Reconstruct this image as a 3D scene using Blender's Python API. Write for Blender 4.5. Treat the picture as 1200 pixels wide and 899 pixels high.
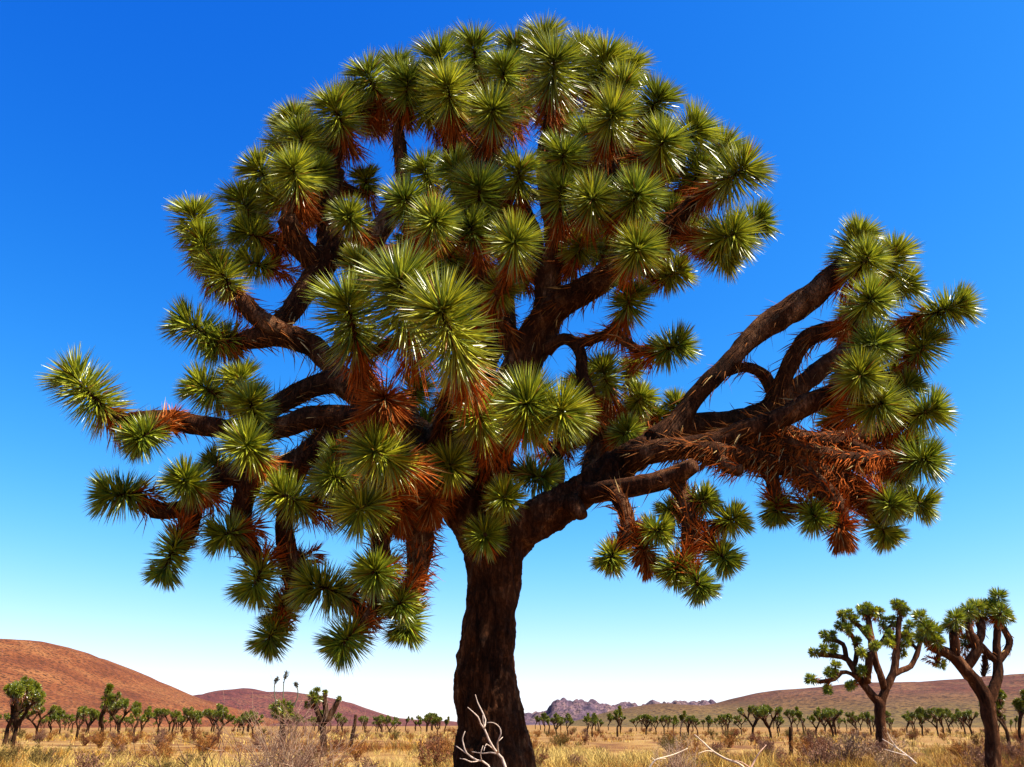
import bpy, math, random
import numpy as np
from mathutils import Vector

for o in list(bpy.data.objects):
    bpy.data.objects.remove(o)
scene = bpy.context.scene
COL = scene.collection
R = math.radians
rng = np.random.default_rng(11)
random.seed(11)

# ------------------------------------------------------------------ camera
PITCH, FPX, PW, PH, CAMZ = R(21.0), 1040.0, 1200.0, 899.0, 1.5
cam_d = bpy.data.cameras.new('camera')
cam_d.sensor_width = 36.0
cam_d.lens = 36.0 * FPX / PW
cam_d.clip_start = 0.05
cam_d.clip_end = 20000
cam = bpy.data.objects.new('camera', cam_d)
COL.objects.link(cam)
cam.location = (0, 0, CAMZ)
cam.rotation_euler = (R(90) + PITCH, 0, 0)
scene.camera = cam

# ------------------------------------------------------------------ sky, sun, exposure
SUN_EL, SUN_AZ = R(52), R(103)          # azimuth clockwise from +Y (the view direction)
world = bpy.data.worlds.new('World')
scene.world = world
world.use_nodes = True
wn, wl = world.node_tree.nodes, world.node_tree.links
wn.clear()
sky = wn.new('ShaderNodeTexSky')
sky.sky_type = 'NISHITA'
sky.sun_disc = False
sky.sun_elevation = SUN_EL
sky.sun_rotation = SUN_AZ
sky.altitude = 1200
sky.air_density = 1.0
sky.dust_density = 0.6
sky.ozone_density = 3.0
EXPO, SKY_STR = 1.6, 0.12
bg = wn.new('ShaderNodeBackground')
bg.inputs['Strength'].default_value = SKY_STR
wo = wn.new('ShaderNodeOutputWorld')
# the photograph's deep saturated desert blue: one contrast curve per channel over the whole sky
sep = wn.new('ShaderNodeSeparateColor')
com = wn.new('ShaderNodeCombineColor')
wl.new(sky.outputs[0], sep.inputs[0])
for ch, (k_, p_, s1, s2) in enumerate(((14.0, 3.0, .98, .62), (2.75, 1.62, 1.36, .55), (1.65, .6, 1.0, .0))):
    pw = wn.new('ShaderNodeMath')
    pw.operation = 'POWER'
    pw.inputs[1].default_value = p_
    ml = wn.new('ShaderNodeMath')
    ml.operation = 'MULTIPLY'
    ml.inputs[1].default_value = k_ * SKY_STR ** p_
    dn = wn.new('ShaderNodeMath')          # shoulder, so that the horizon does not run away
    dn.operation = 'MULTIPLY_ADD'
    dn.inputs[1].default_value = s2
    dn.inputs[2].default_value = 1.0
    dv = wn.new('ShaderNodeMath')
    dv.operation = 'DIVIDE'
    sc = wn.new('ShaderNodeMath')
    sc.operation = 'MULTIPLY'
    sc.inputs[1].default_value = s1 / (SKY_STR * 2 ** EXPO)
    wl.new(sep.outputs[ch], pw.inputs[0])
    wl.new(pw.outputs[0], ml.inputs[0])
    wl.new(ml.outputs[0], dn.inputs[0])
    wl.new(ml.outputs[0], dv.inputs[0])
    wl.new(dn.outputs[0], dv.inputs[1])
    wl.new(dv.outputs[0], sc.inputs[0])
    wl.new(sc.outputs[0], com.inputs[ch])
wl.new(com.outputs[0], bg.inputs[0])
wl.new(bg.outputs[0], wo.inputs[0])

sun_d = bpy.data.lights.new('sun', 'SUN')
sun_d.energy = 5.0
sun_d.angle = R(0.5)
sun_d.color = (1.0, 0.93, 0.80)
sun = bpy.data.objects.new('sun', sun_d)
COL.objects.link(sun)
sdir = Vector((math.sin(SUN_AZ) * math.cos(SUN_EL), math.cos(SUN_AZ) * math.cos(SUN_EL), math.sin(SUN_EL)))
sun.rotation_euler = sdir.to_track_quat('Z', 'Y').to_euler()
sun.location = (20, -5, 30)

vs = scene.view_settings
vs.view_transform = 'Standard'
vs.look = 'None'
vs.exposure = EXPO
vs.gamma = 1.0

# ------------------------------------------------------------------ helpers
cP, sP = math.cos(PITCH), math.sin(PITCH)


def at(px, py, Y):
    """A point of the place at forward distance Y, seen along the sight line through (px, py)."""
    u = (px - PW / 2) / FPX
    v = -(py - PH / 2) / FPX
    dy = cP - v * sP
    dz = sP + v * cP
    k = Y / dy
    return np.array([u * k, Y, CAMZ + dz * k])


def px_m(px, py, Y):
    """Metres per photograph pixel around a point at distance Y."""
    p = at(px, py, Y)
    depth = p[1] * cP + (p[2] - CAMZ) * sP
    return depth / FPX


def vnoise(p, seed=0):
    """Vectorised value noise, roughly -1..1."""
    p = np.asarray(p, dtype=np.float64)
    i = np.floor(p).astype(np.int64)
    f = p - i
    f = f * f * (3 - 2 * f)

    def h(a, b, c):
        n = (a * 374761393 + b * 668265263 + c * 2147483647 + seed * 974711) & 0x7fffffff
        n = ((n ^ (n >> 13)) * 1274126177) & 0x7fffffff
        n = n ^ (n >> 16)
        return (n & 0xffff) / 32767.5 - 1.0
    x, y, z = i[..., 0], i[..., 1], i[..., 2]
    fx, fy, fz = f[..., 0], f[..., 1], f[..., 2]

    def lx(yy, zz):
        return h(x, yy, zz) * (1 - fx) + h(x + 1, yy, zz) * fx
    a = lx(y, z) * (1 - fy) + lx(y + 1, z) * fy
    b = lx(y, z + 1) * (1 - fy) + lx(y + 1, z + 1) * fy
    return a * (1 - fz) + b * fz


def fbm(p, octs=4, seed=0):
    p = np.asarray(p, dtype=np.float64)
    s, a, t = 0, 1.0, 0
    for k in range(octs):
        s = s + a * vnoise(p * 2 ** k + 17.3 * k, seed + k)
        t += a
        a *= .5
    return s / t


def norm(v):
    v = np.asarray(v, dtype=np.float64)
    return v / np.maximum(np.linalg.norm(v, axis=-1, keepdims=True), 1e-9)


def make_mesh(name, verts, faces, mat, cols=None, smooth=False):
    """faces: (n,3) or (n,4) integer array or a list of such arrays."""
    if not isinstance(faces, list):
        faces = [faces]
    me = bpy.data.meshes.new(name)
    verts = np.asarray(verts, dtype=np.float32)
    me.vertices.add(len(verts))
    me.vertices.foreach_set('co', verts.ravel())
    loops = np.concatenate([f.ravel() for f in faces]).astype(np.int32)
    sizes = np.concatenate([np.full(len(f), f.shape[1]) for f in faces]).astype(np.int32)
    starts = np.concatenate([[0], np.cumsum(sizes)[:-1]]).astype(np.int32)
    me.loops.add(len(loops))
    me.loops.foreach_set('vertex_index', loops)
    me.polygons.add(len(sizes))
    me.polygons.foreach_set('loop_start', starts)
    me.polygons.foreach_set('loop_total', sizes)
    if smooth:
        me.polygons.foreach_set('use_smooth', np.ones(len(sizes), dtype=bool))
    if cols is not None:
        ca = me.color_attributes.new('Col', 'FLOAT_COLOR', 'POINT')
        c4 = np.ones((len(verts), 4), dtype=np.float32)
        c4[:, :3] = cols
        ca.data.foreach_set('color', c4.ravel())
    me.materials.append(mat)
    me.update(calc_edges=True)
    me.validate()
    return me


def link(name, me, parent=None, label=None, cat=None, group=None, kind=None):
    o = bpy.data.objects.new(name, me)
    COL.objects.link(o)
    if parent is not None:
        o.parent = parent
    if label:
        o['label'] = label
    if cat:
        o['category'] = cat
    if group:
        o['group'] = group
    if kind:
        o['kind'] = kind
    return o


class Geo:
    """Collects triangles and quads with vertex colours."""
    def __init__(self):
        self.v, self.t, self.q, self.c, self.n = [], [], [], [], 0

    def add(self, v, tris=None, quads=None, col=None):
        v = np.asarray(v, dtype=np.float64)
        self.v.append(v)
        if tris is not None and len(tris):
            self.t.append(np.asarray(tris) + self.n)
        if quads is not None and len(quads):
            self.q.append(np.asarray(quads) + self.n)
        if col is None:
            col = (.5, .5, .5)
        col = np.asarray(col, dtype=np.float64)
        self.c.append(np.broadcast_to(col, v.shape) if col.ndim == 1 else col)
        self.n += len(v)

    def mesh(self, name, mat, origin=(0, 0, 0), smooth=False):
        f = []
        if self.t:
            f.append(np.concatenate(self.t))
        if self.q:
            f.append(np.concatenate(self.q))
        return make_mesh(name, np.concatenate(self.v) - np.asarray(origin), f, mat, np.concatenate(self.c), smooth)


def catmull(pts, step):
    """pts (n,k): smooth resampling, first three columns are the position."""
    pts = np.asarray(pts, dtype=np.float64)
    P = np.vstack([2 * pts[0] - pts[1], pts, 2 * pts[-1] - pts[-2]])
    out = []
    for i in range(1, len(P) - 2):
        p0, p1, p2, p3 = P[i - 1], P[i], P[i + 1], P[i + 2]
        n = max(2, int(np.linalg.norm((p2 - p1)[:3]) / step))
        t = np.linspace(0, 1, n, endpoint=False)[:, None]
        out.append(.5 * (2 * p1 + (p2 - p0) * t + (2 * p0 - 5 * p1 + 4 * p2 - p3) * t ** 2 + (3 * p1 - p0 - 3 * p2 + p3) * t ** 3))
    out.append(P[-2][None])
    return np.vstack(out)


def frames(path):
    t = norm(np.gradient(path, axis=0))
    up = np.array([0.21, 0.93, 0.3])
    n = np.zeros_like(t)
    cur = norm(np.cross(t[0], up))
    for i in range(len(t)):
        cur = norm(cur - t[i] * np.dot(cur, t[i]))
        n[i] = cur
    return t, n, np.cross(t, n)


def tube(geo, path, rad, sides=10, rough=.12, freq=9.0, col=(.1, .06, .04), seed=0, cap=True):
    path = np.asarray(path)
    rad = np.asarray(rad)
    t, n, b = frames(path)
    a = np.linspace(0, 2 * np.pi, sides, endpoint=False)
    ring = n[:, None, :] * np.cos(a)[None, :, None] + b[:, None, :] * np.sin(a)[None, :, None]
    p0 = path[:, None, :] + ring * rad[:, None, None]
    if rough > 0:
        k = fbm(p0 * freq, 3, seed) * rough
        p0 = path[:, None, :] + ring * (rad[:, None] * (1 + k))[:, :, None]
    v = p0.reshape(-1, 3)
    m = len(path)
    i = np.arange(m - 1)[:, None] * sides
    j = np.arange(sides)[None, :]
    q = np.stack([i + j, i + (j + 1) % sides, i + sides + (j + 1) % sides, i + sides + j], -1).reshape(-1, 4)
    tris = []
    if cap:
        v = np.vstack([v, path[0] - t[0] * rad[0] * .3, path[-1] + t[-1] * rad[-1] * .5])
        c0, c1 = len(v) - 2, len(v) - 1
        for s in range(sides):
            tris.append((c0, (s + 1) % sides, s))
            tris.append((c1, (m - 1) * sides + s, (m - 1) * sides + (s + 1) % sides))
    geo.add(v, tris, q, col)


def leaves(geo, P, D, L, W, col, bend=None, keel=.3):
    """Dagger leaves: V-shaped blades with a keel, six triangles each."""
    P, D = np.asarray(P), norm(D)
    n = len(P)
    if n == 0:
        return
    ref = norm(rng.normal(size=(n, 3)))
    U = norm(np.cross(D, ref))
    N = np.cross(D, U)
    L = np.broadcast_to(np.asarray(L, dtype=float), (n,))[:, None]
    W = np.broadcast_to(np.asarray(W, dtype=float), (n,))[:, None]
    if bend is None:
        bend = np.zeros((n, 3))
    m = P + D * L * .42 + bend * .2
    tip = P + D * L + bend
    v = np.stack([P - U * W * .42, P - N * W * keel, P + U * W * .42,
                  m - U * W * .5, m - N * W * keel, m + U * W * .5, tip], 1).reshape(-1, 3)
    base = (np.arange(n) * 7)[:, None]
    q = np.concatenate([base + np.array([0, 1, 4, 3]), base + np.array([1, 2, 5, 4])])
    t = np.concatenate([base + np.array([3, 4, 6]), base + np.array([4, 5, 6])])
    c = np.repeat(np.asarray(col), 7, axis=0) if np.ndim(col) == 2 else col
    geo.add(v, t, q, c)


def blades2(geo, P, D, L, W, col, bend=None):
    """Cheap blades for far rosettes and grass: two triangles each."""
    P, D = np.asarray(P), norm(D)
    n = len(P)
    U = norm(np.cross(D, norm(rng.normal(size=(n, 3)))))
    L = np.broadcast_to(np.asarray(L, dtype=float), (n,))[:, None]
    W = np.broadcast_to(np.asarray(W, dtype=float), (n,))[:, None]
    if bend is None:
        bend = 0
    m = P + D * L * .5
    v = np.stack([P, m - U * W * .5, m + U * W * .5, P + D * L + bend], 1).reshape(-1, 3)
    base = (np.arange(n) * 4)[:, None]
    t = np.concatenate([base + np.array([0, 2, 1]), base + np.array([1, 2, 3])])
    c = np.repeat(np.asarray(col), 4, axis=0) if np.ndim(col) == 2 else col
    geo.add(v, t, None, c)


def perp(a):
    a = norm(a)
    u = np.cross(a, [0.3, 0.2, 0.93]) if abs(a[2]) < .9 else np.cross(a, [1, 0, 0.1])
    u = norm(u)
    return u, np.cross(a, u)


# ------------------------------------------------------------------ materials
def new_mat(name):
    m = bpy.data.materials.new(name)
    m.use_nodes = True
    nt = m.node_tree
    b = nt.nodes['Principled BSDF']
    return m, nt.nodes, nt.links, b


def attr_mat(name, rough, spec, var=.25, scale=25., bump=0):
    m, n, l, b = new_mat(name)
    a = n.new('ShaderNodeVertexColor')
    a.layer_name = 'Col'
    tc = n.new('ShaderNodeTexCoord')
    nz = n.new('ShaderNodeTexNoise')
    nz.inputs['Scale'].default_value = scale
    nz.inputs['Detail'].default_value = 4
    l.new(tc.outputs['Object'], nz.inputs['Vector'])
    mr = n.new('ShaderNodeMapRange')
    mr.inputs['From Min'].default_value = .3
    mr.inputs['From Max'].default_value = .7
    mr.inputs['To Min'].default_value = 1 - var
    mr.inputs['To Max'].default_value = 1 + var
    l.new(nz.outputs['Fac'], mr.inputs['Value'])
    vm = n.new('ShaderNodeVectorMath')
    vm.operation = 'SCALE'
    l.new(a.outputs['Color'], vm.inputs[0])
    l.new(mr.outputs[0], vm.inputs['Scale'])
    l.new(vm.outputs[0], b.inputs['Base Color'])
    b.inputs['Roughness'].default_value = rough
    b.inputs['Specular IOR Level'].default_value = spec
    if bump:
        bp = n.new('ShaderNodeBump')
        bp.inputs['Strength'].default_value = bump
        bp.inputs['Distance'].default_value = .02
        l.new(nz.outputs['Fac'], bp.inputs['Height'])
        l.new(bp.outputs[0], b.inputs['Normal'])
    return m


M_LEAF = attr_mat('yucca_leaf', .34, .5, .12, 30)
_n, _l = M_LEAF.node_tree.nodes, M_LEAF.node_tree.links     # the blades let a little yellow light through
_pr = _n['Principled BSDF']
_tr = _n.new('ShaderNodeBsdfTranslucent')
_mx = _n.new('ShaderNodeMixShader')
_mx.inputs[0].default_value = .20
_l.new(_pr.inputs['Base Color'].links[0].from_socket, _tr.inputs['Color'])
_l.new(_pr.outputs[0], _mx.inputs[1])
_l.new(_tr.outputs[0], _mx.inputs[2])
_l.new(_mx.outputs[0], _n['Material Output'].inputs['Surface'])
M_DEAD = attr_mat('dead_leaf', .85, .06, .25, 40)
M_GRASS = attr_mat('dry_grass', .8, .2, .15, 2)
M_TWIG = attr_mat('dry_twig', .9, .06, .3, 30)


def bark_mat(name, dark, mid, light, scale=1.0):
    m, n, l, b = new_mat(name)
    tc = n.new('ShaderNodeTexCoord')
    mp = n.new('ShaderNodeMapping')
    mp.inputs['Scale'].default_value = (scale, scale, scale * .28)
    l.new(tc.outputs['Object'], mp.inputs['Vector'])
    v = n.new('ShaderNodeTexVoronoi')
    v.feature = 'DISTANCE_TO_EDGE'
    v.inputs['Scale'].default_value = 13
    nz = n.new('ShaderNodeTexNoise')
    nz.inputs['Scale'].default_value = 9
    nz.inputs['Detail'].default_value = 10
    nz.inputs['Roughness'].default_value = .74
    big = n.new('ShaderNodeTexNoise')
    big.inputs['Scale'].default_value = 2.2
    big.inputs['Detail'].default_value = 5
    add = n.new('ShaderNodeMixRGB')
    add.blend_type = 'LINEAR_LIGHT'
    add.inputs['Fac'].default_value = .30
    l.new(mp.outputs[0], nz.inputs['Vector'])
    l.new(mp.outputs[0], big.inputs['Vector'])
    l.new(mp.outputs[0], add.inputs['Color1'])
    l.new(nz.outputs['Color'], add.inputs['Color2'])
    l.new(add.outputs[0], v.inputs['Vector'])
    r1 = n.new('ShaderNodeValToRGB')
    r1.color_ramp.elements[0].position = .36
    r1.color_ramp.elements[0].color = (*dark, 1)
    r1.color_ramp.elements[1].position = .66
    r1.color_ramp.elements[1].color = (*light, 1)
    e = r1.color_ramp.elements.new(.52)
    e.color = (*mid, 1)
    mx = n.new('ShaderNodeMath')
    mx.operation = 'MULTIPLY_ADD'
    mx.inputs[1].default_value = .55
    l.new(nz.outputs['Fac'], mx.inputs[0])
    mh = n.new('ShaderNodeMath')
    mh.operation = 'MULTIPLY'
    mh.inputs[1].default_value = .45
    l.new(big.outputs['Fac'], mh.inputs[0])
    l.new(mh.outputs[0], mx.inputs[2])
    l.new(mx.outputs[0], r1.inputs['Fac'])
    crack = n.new('ShaderNodeMapRange')
    crack.inputs['From Max'].default_value = .12
    crack.inputs['To Min'].default_value = .55
    l.new(v.outputs['Distance'], crack.inputs['Value'])
    sc = n.new('ShaderNodeVectorMath')
    sc.operation = 'SCALE'
    l.new(r1.outputs[0], sc.inputs[0])
    l.new(crack.outputs[0], sc.inputs['Scale'])
    l.new(sc.outputs[0], b.inputs['Base Color'])
    hsum = n.new('ShaderNodeMath')
    hsum.operation = 'MULTIPLY_ADD'
    hsum.inputs[1].default_value = .6
    l.new(crack.outputs[0], hsum.inputs[0])
    l.new(nz.outputs['Fac'], hsum.inputs[2])
    bp = n.new('ShaderNodeBump')
    bp.inputs['Strength'].default_value = 1.0
    bp.inputs['Distance'].default_value = .035
    l.new(hsum.outputs[0], bp.inputs['Height'])
    l.new(bp.outputs[0], b.inputs['Normal'])
    b.inputs['Roughness'].default_value = .95
    b.inputs['Specular IOR Level'].default_value = .05
    return m


M_BARK = bark_mat('trunk_bark', (.012, .005, .003), (.085, .030, .012), (.32, .15, .07))
M_BARKF = bark_mat('far_bark', (.012, .006, .003), (.045, .020, .009), (.13, .065, .03), .6)

# ------------------------------------------------------------------ ground, hills
def ground_mat():
    m, n, l, b = new_mat('desert_ground')
    tc = n.new('ShaderNodeTexCoord')
    n1 = n.new('ShaderNodeTexNoise')
    n1.inputs['Scale'].default_value = .22
    n1.inputs['Detail'].default_value = 10
    n1.inputs['Roughness'].default_value = .7
    l.new(tc.outputs['Object'], n1.inputs['Vector'])
    r = n.new('ShaderNodeValToRGB')
    els = r.color_ramp.elements
    els[0].position, els[0].color = .34, (0.0820, 0.0344, 0.0131, 1)
    els[1].position, els[1].color = .66, (0.3280, 0.2214, 0.0984, 1)
    for p, c in ((.44, (0.1558, 0.0656, 0.0197, 1)), (.5, (0.2296, 0.1189, 0.0312, 1)), (.57, (0.2706, 0.1558, 0.0451, 1))):
        e = els.new(p)
        e.color = c
    l.new(n1.outputs['Fac'], r.inputs['Fac'])
    n2 = n.new('ShaderNodeTexNoise')
    n2.inputs['Scale'].default_value = 14
    n2.inputs['Detail'].default_value = 6
    l.new(tc.outputs['Object'], n2.inputs['Vector'])
    bp = n.new('ShaderNodeBump')
    bp.inputs['Strength'].default_value = .8
    bp.inputs['Distance'].default_value = .06
    l.new(n2.outputs['Fac'], bp.inputs['Height'])
    l.new(bp.outputs[0], b.inputs['Normal'])
    mx = n.new('ShaderNodeMixRGB')
    mx.blend_type = 'MULTIPLY'
    mx.inputs['Fac'].default_value = .5
    r2 = n.new('ShaderNodeValToRGB')
    r2.color_ramp.elements[0].position, r2.color_ramp.elements[0].color = .38, (.45, .4, .36, 1)
    r2.color_ramp.elements[1].position, r2.color_ramp.elements[1].color = .6, (1, 1, 1, 1)
    l.new(n2.outputs['Fac'], r2.inputs['Fac'])
    l.new(r.outputs[0], mx.inputs['Color1'])
    l.new(r2.outputs[0], mx.inputs['Color2'])
    l.new(mx.outputs[0], b.inputs['Base Color'])
    b.inputs['Roughness'].default_value = .95
    b.inputs['Specular IOR Level'].default_value = .1
    return m


def ground_z(x, y):
    p = np.stack([np.asarray(x, float), np.asarray(y, float), np.zeros_like(np.asarray(x, float))], -1)
    d = np.hypot(p[..., 0], p[..., 1])
    return (fbm(p * .11, 3, 5) * .16 + fbm(p * .55, 2, 9) * .04) * np.clip((400 - d) / 300, 0, 1)


ys = np.concatenate([np.linspace(-40, 12, 40), 12 + (np.linspace(0, 1, 170)[1:] ** 2.6) * 9000])
us = np.linspace(-1, 1, 141)
gx = us[None, :] * (45 + np.maximum(ys, 0)[:, None] * 1.5)
gy = np.broadcast_to(ys[:, None], gx.shape)
gv = np.stack([gx, gy, ground_z(gx, gy)], -1).reshape(-1, 3)
nr, nc = gx.shape
ii = (np.arange(nr - 1)[:, None] * nc + np.arange(nc - 1)[None, :]).ravel()
gq = np.stack([ii, ii + 1, ii + nc + 1, ii + nc], -1)
link('ground', make_mesh('ground', gv, gq, ground_mat(), smooth=True), kind='structure')


def hill_mat(name, c0, c1, c2, scrub, sc, lowc=None, lowz=(0, 1)):
    m, n, l, b = new_mat(name)
    tc = n.new('ShaderNodeTexCoord')
    n1 = n.new('ShaderNodeTexNoise')
    n1.inputs['Scale'].default_value = .035 * sc
    n1.inputs['Detail'].default_value = 10
    n1.inputs['Roughness'].default_value = .7
    l.new(tc.outputs['Object'], n1.inputs['Vector'])
    r = n.new('ShaderNodeValToRGB')
    els = r.color_ramp.elements
    els[0].position, els[0].color = .36, (*c0, 1)
    els[1].position, els[1].color = .62, (*c2, 1)
    e = els.new(.49)
    e.color = (*c1, 1)
    l.new(n1.outputs['Fac'], r.inputs['Fac'])
    n2 = n.new('ShaderNodeTexNoise')
    n2.inputs['Scale'].default_value = .5 * sc
    n2.inputs['Detail'].default_value = 5
    n2.inputs['Roughness'].default_value = .6
    l.new(tc.outputs['Object'], n2.inputs['Vector'])
    r2 = n.new('ShaderNodeValToRGB')
    r2.color_ramp.elements[0].position, r2.color_ramp.elements[0].color = .47, (0, 0, 0, 1)
    r2.color_ramp.elements[1].position, r2.color_ramp.elements[1].color = .60, (1, 1, 1, 1)
    l.new(n2.outputs['Fac'], r2.inputs['Fac'])
    mx = n.new('ShaderNodeMixRGB')
    mx.inputs['Color2'].default_value = (*scrub, 1)
    l.new(r2.outputs[0], mx.inputs['Fac'])
    if lowc:      # scrub and dry grass grow on the lower slope
        sx = n.new('ShaderNodeSeparateXYZ')
        l.new(tc.outputs['Object'], sx.inputs[0])
        zr = n.new('ShaderNodeMapRange')
        zr.inputs['From Min'].default_value = lowz[0]
        zr.inputs['From Max'].default_value = lowz[1]
        zr.inputs['To Min'].default_value = 1
        zr.inputs['To Max'].default_value = 0
        za = n.new('ShaderNodeMath')
        za.operation = 'MULTIPLY_ADD'
        za.inputs[1].default_value = 24
        l.new(n1.outputs['Fac'], za.inputs[0])
        l.new(sx.outputs[2], za.inputs[2])
        l.new(za.outputs[0], zr.inputs['Value'])
        ml = n.new('ShaderNodeMixRGB')
        ml.inputs['Color2'].default_value = (*lowc, 1)
        l.new(zr.outputs[0], ml.inputs['Fac'])
        l.new(r.outputs[0], ml.inputs['Color1'])
        l.new(ml.outputs[0], mx.inputs['Color1'])
    else:
        l.new(r.outputs[0], mx.inputs['Color1'])
    l.new(mx.outputs[0], b.inputs['Base Color'])
    bp = n.new('ShaderNodeBump')
    bp.inputs['Strength'].default_value = 1
    bp.inputs['Distance'].default_value = 2.0
    l.new(n2.outputs['Fac'], bp.inputs['Height'])
    l.new(bp.outputs[0], b.inputs['Normal'])
    b.inputs['Roughness'].default_value = .95
    b.inputs['Specular IOR Level'].default_value = .1
    return m


def hill(name, prof, Y, fore, back, mat, rough, nfreq, seed, craggy=0., steps=46):
    """A ridge whose crest follows the given profile at distance Y; real slopes before and behind."""
    prof = np.array([(at(x, y, Y)[0], max(at(x, y, Y)[2], -1)) for x, y in prof])
    xs = np.linspace(prof[0, 0], prof[-1, 0], 260)
    h = np.interp(xs, prof[:, 0], prof[:, 1])
    k = np.hanning(9)
    k /= k.sum()
    h = np.convolve(np.pad(h, 4, mode='edge'), k, 'valid')
    e_ = np.clip(np.minimum(np.arange(260), np.arange(260)[::-1]) / 24., 0, 1)
    h = h * e_ * e_ * (3 - 2 * e_) - 3 * (1 - e_) ** 2
    ts = np.concatenate([np.linspace(-1, 0, steps), np.linspace(0, 1, 14)[1:]])
    T, X = np.meshgrid(ts, xs, indexing='ij')
    Yv = Y + np.where(T < 0, T * fore, T * back)
    s = np.where(T < 0, 1 + T, 1 - T)
    s = s * s * (3 - 2 * s)
    s = np.where(T < 0, np.clip(s * .75 + .25 * (1 + T), 0, 1), s)
    P = np.stack([X, Yv, np.zeros_like(X)], -1)
    H = h[None, :]
    nz = fbm(P * nfreq, 5, seed)
    z = H * s + nz * rough * np.clip(H / max(h.max(), 1), 0, 1) * (.35 + .65 * (1 - s) * s * 4) * (s > 0.001)
    if craggy:
        cr = np.abs(fbm(P * nfreq * 3.5 + np.array([0, 0, 3.3]), 4, seed + 5))
        z = z + craggy * cr * s
    z = np.where(s < .002, -3, z) - .5 * (1 - s)
    v = np.stack([X, Yv, z], -1).reshape(-1, 3)
    a, b_ = X.shape
    i0 = (np.arange(a - 1)[:, None] * b_ + np.arange(b_ - 1)[None, :]).ravel()
    q = np.stack([i0, i0 + 1, i0 + b_ + 1, i0 + b_], -1)
    o = link(name, make_mesh(name, v, q, mat, smooth=True), kind='structure')
    return o


HM_L = hill_mat('red_hill', (0.0984, 0.0279, 0.0107), (0.1558, 0.0476, 0.0164), (0.2132, 0.0820, 0.0279), (0.0492, 0.0180, 0.0082), 1.0)
HM_M = hill_mat('mauve_hill', (0.0738, 0.0197, 0.0197), (0.1107, 0.0328, 0.0262), (0.1394, 0.0533, 0.0328), (0.0328, 0.0148, 0.0148), .6)
HM_R = hill_mat('brown_hill', (0.0615, 0.0180, 0.0131), (0.0984, 0.0328, 0.0197), (0.1394, 0.0615, 0.0287), (0.0287, 0.0148, 0.0098), .5, (0.1230, 0.0779, 0.0230), (18, 42))
HM_K = hill_mat('dark_rock', (0.0410, 0.0287, 0.0492), (0.0984, 0.0574, 0.0738), (0.1804, 0.1066, 0.0902), (0.0328, 0.0246, 0.0328), .6)
hill('hill', [(-420, 800), (-250, 765), (-110, 745), (-20, 750), (50, 753), (80, 762), (120, 781), (160, 803), (185, 812), (215, 822), (250, 833), (285, 847)],
     620, 330, 400, HM_L, 14, .010, 3)
hill('hill', [(120, 846), (170, 830), (215, 821), (245, 815), (265, 810), (295, 808), (320, 813), (345, 814), (375, 817), (400, 822), (430, 833), (455, 841), (500, 845), (560, 845)],
     1150, 420, 500, HM_M, 22, .007, 13)
hill('rock_ridge', [(590, 849), (618, 844), (640, 838), (646, 828), (660, 824), (680, 823), (700, 823.5), (712, 827), (730, 828), (760, 829), (800, 826), (835, 829), (870, 840)],
     1700, 160, 500, HM_K, 26, .012, 23, 22)
hill('hill', [(620, 848), (690, 838), (740, 829), (770, 824), (800, 828), (812, 828), (840, 824), (870, 816), (905, 809), (960, 805), (1000, 803), (1050, 800), (1100, 797), (1150, 792), (1200, 790), (1300, 782), (1450, 778), (1700, 800)],
     1050, 620, 500, HM_R, 17, .008, 33)

# ------------------------------------------------------------------ Joshua trees
AX_R = np.array([1.0, 0, 0])
AX_U = np.array([0, -sP, cP])
AX_F = np.array([0, cP, sP])


LEAF_TONE = 1.0


def leaf_cols(n, age):
    """Green to yellow-green blades; the old ones at the foot of a rosette turn straw and brown."""
    u = rng.random(n)[:, None]
    g0, g1 = np.array([.060, .095, .008]), np.array([.44, .43, .022])
    c = g0 + (g1 - g0) * u ** 1.3
    old = np.array([.32, .23, .04])
    brown = np.array([.26, .09, .020])
    a = np.clip(age, 0, 1)[:, None]
    c = c * (1 - a) + (old * (1 - a) + brown * a) * a
    return c * LEAF_TONE * (1 + .1 * rng.normal(size=(n, 1)))


def dead_cols(n, fresh):
    """fresh 1: rust red just under the rosette; 0: weathered brown and straw."""
    rust = np.array([.34, .060, .003])
    brown = np.array([.15, .048, .010])
    straw = np.array([.40, .26, .10])
    u = rng.random(n)[:, None]
    f = np.broadcast_to(np.asarray(fresh, float), (n,))[:, None]
    c = brown * (1 - f) + rust * f
    c = np.where(u > .87 + .08 * f, straw * .85, c)
    return c * (1 + .25 * rng.normal(size=(n, 1)).clip(-1.5, 1.5))


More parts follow.
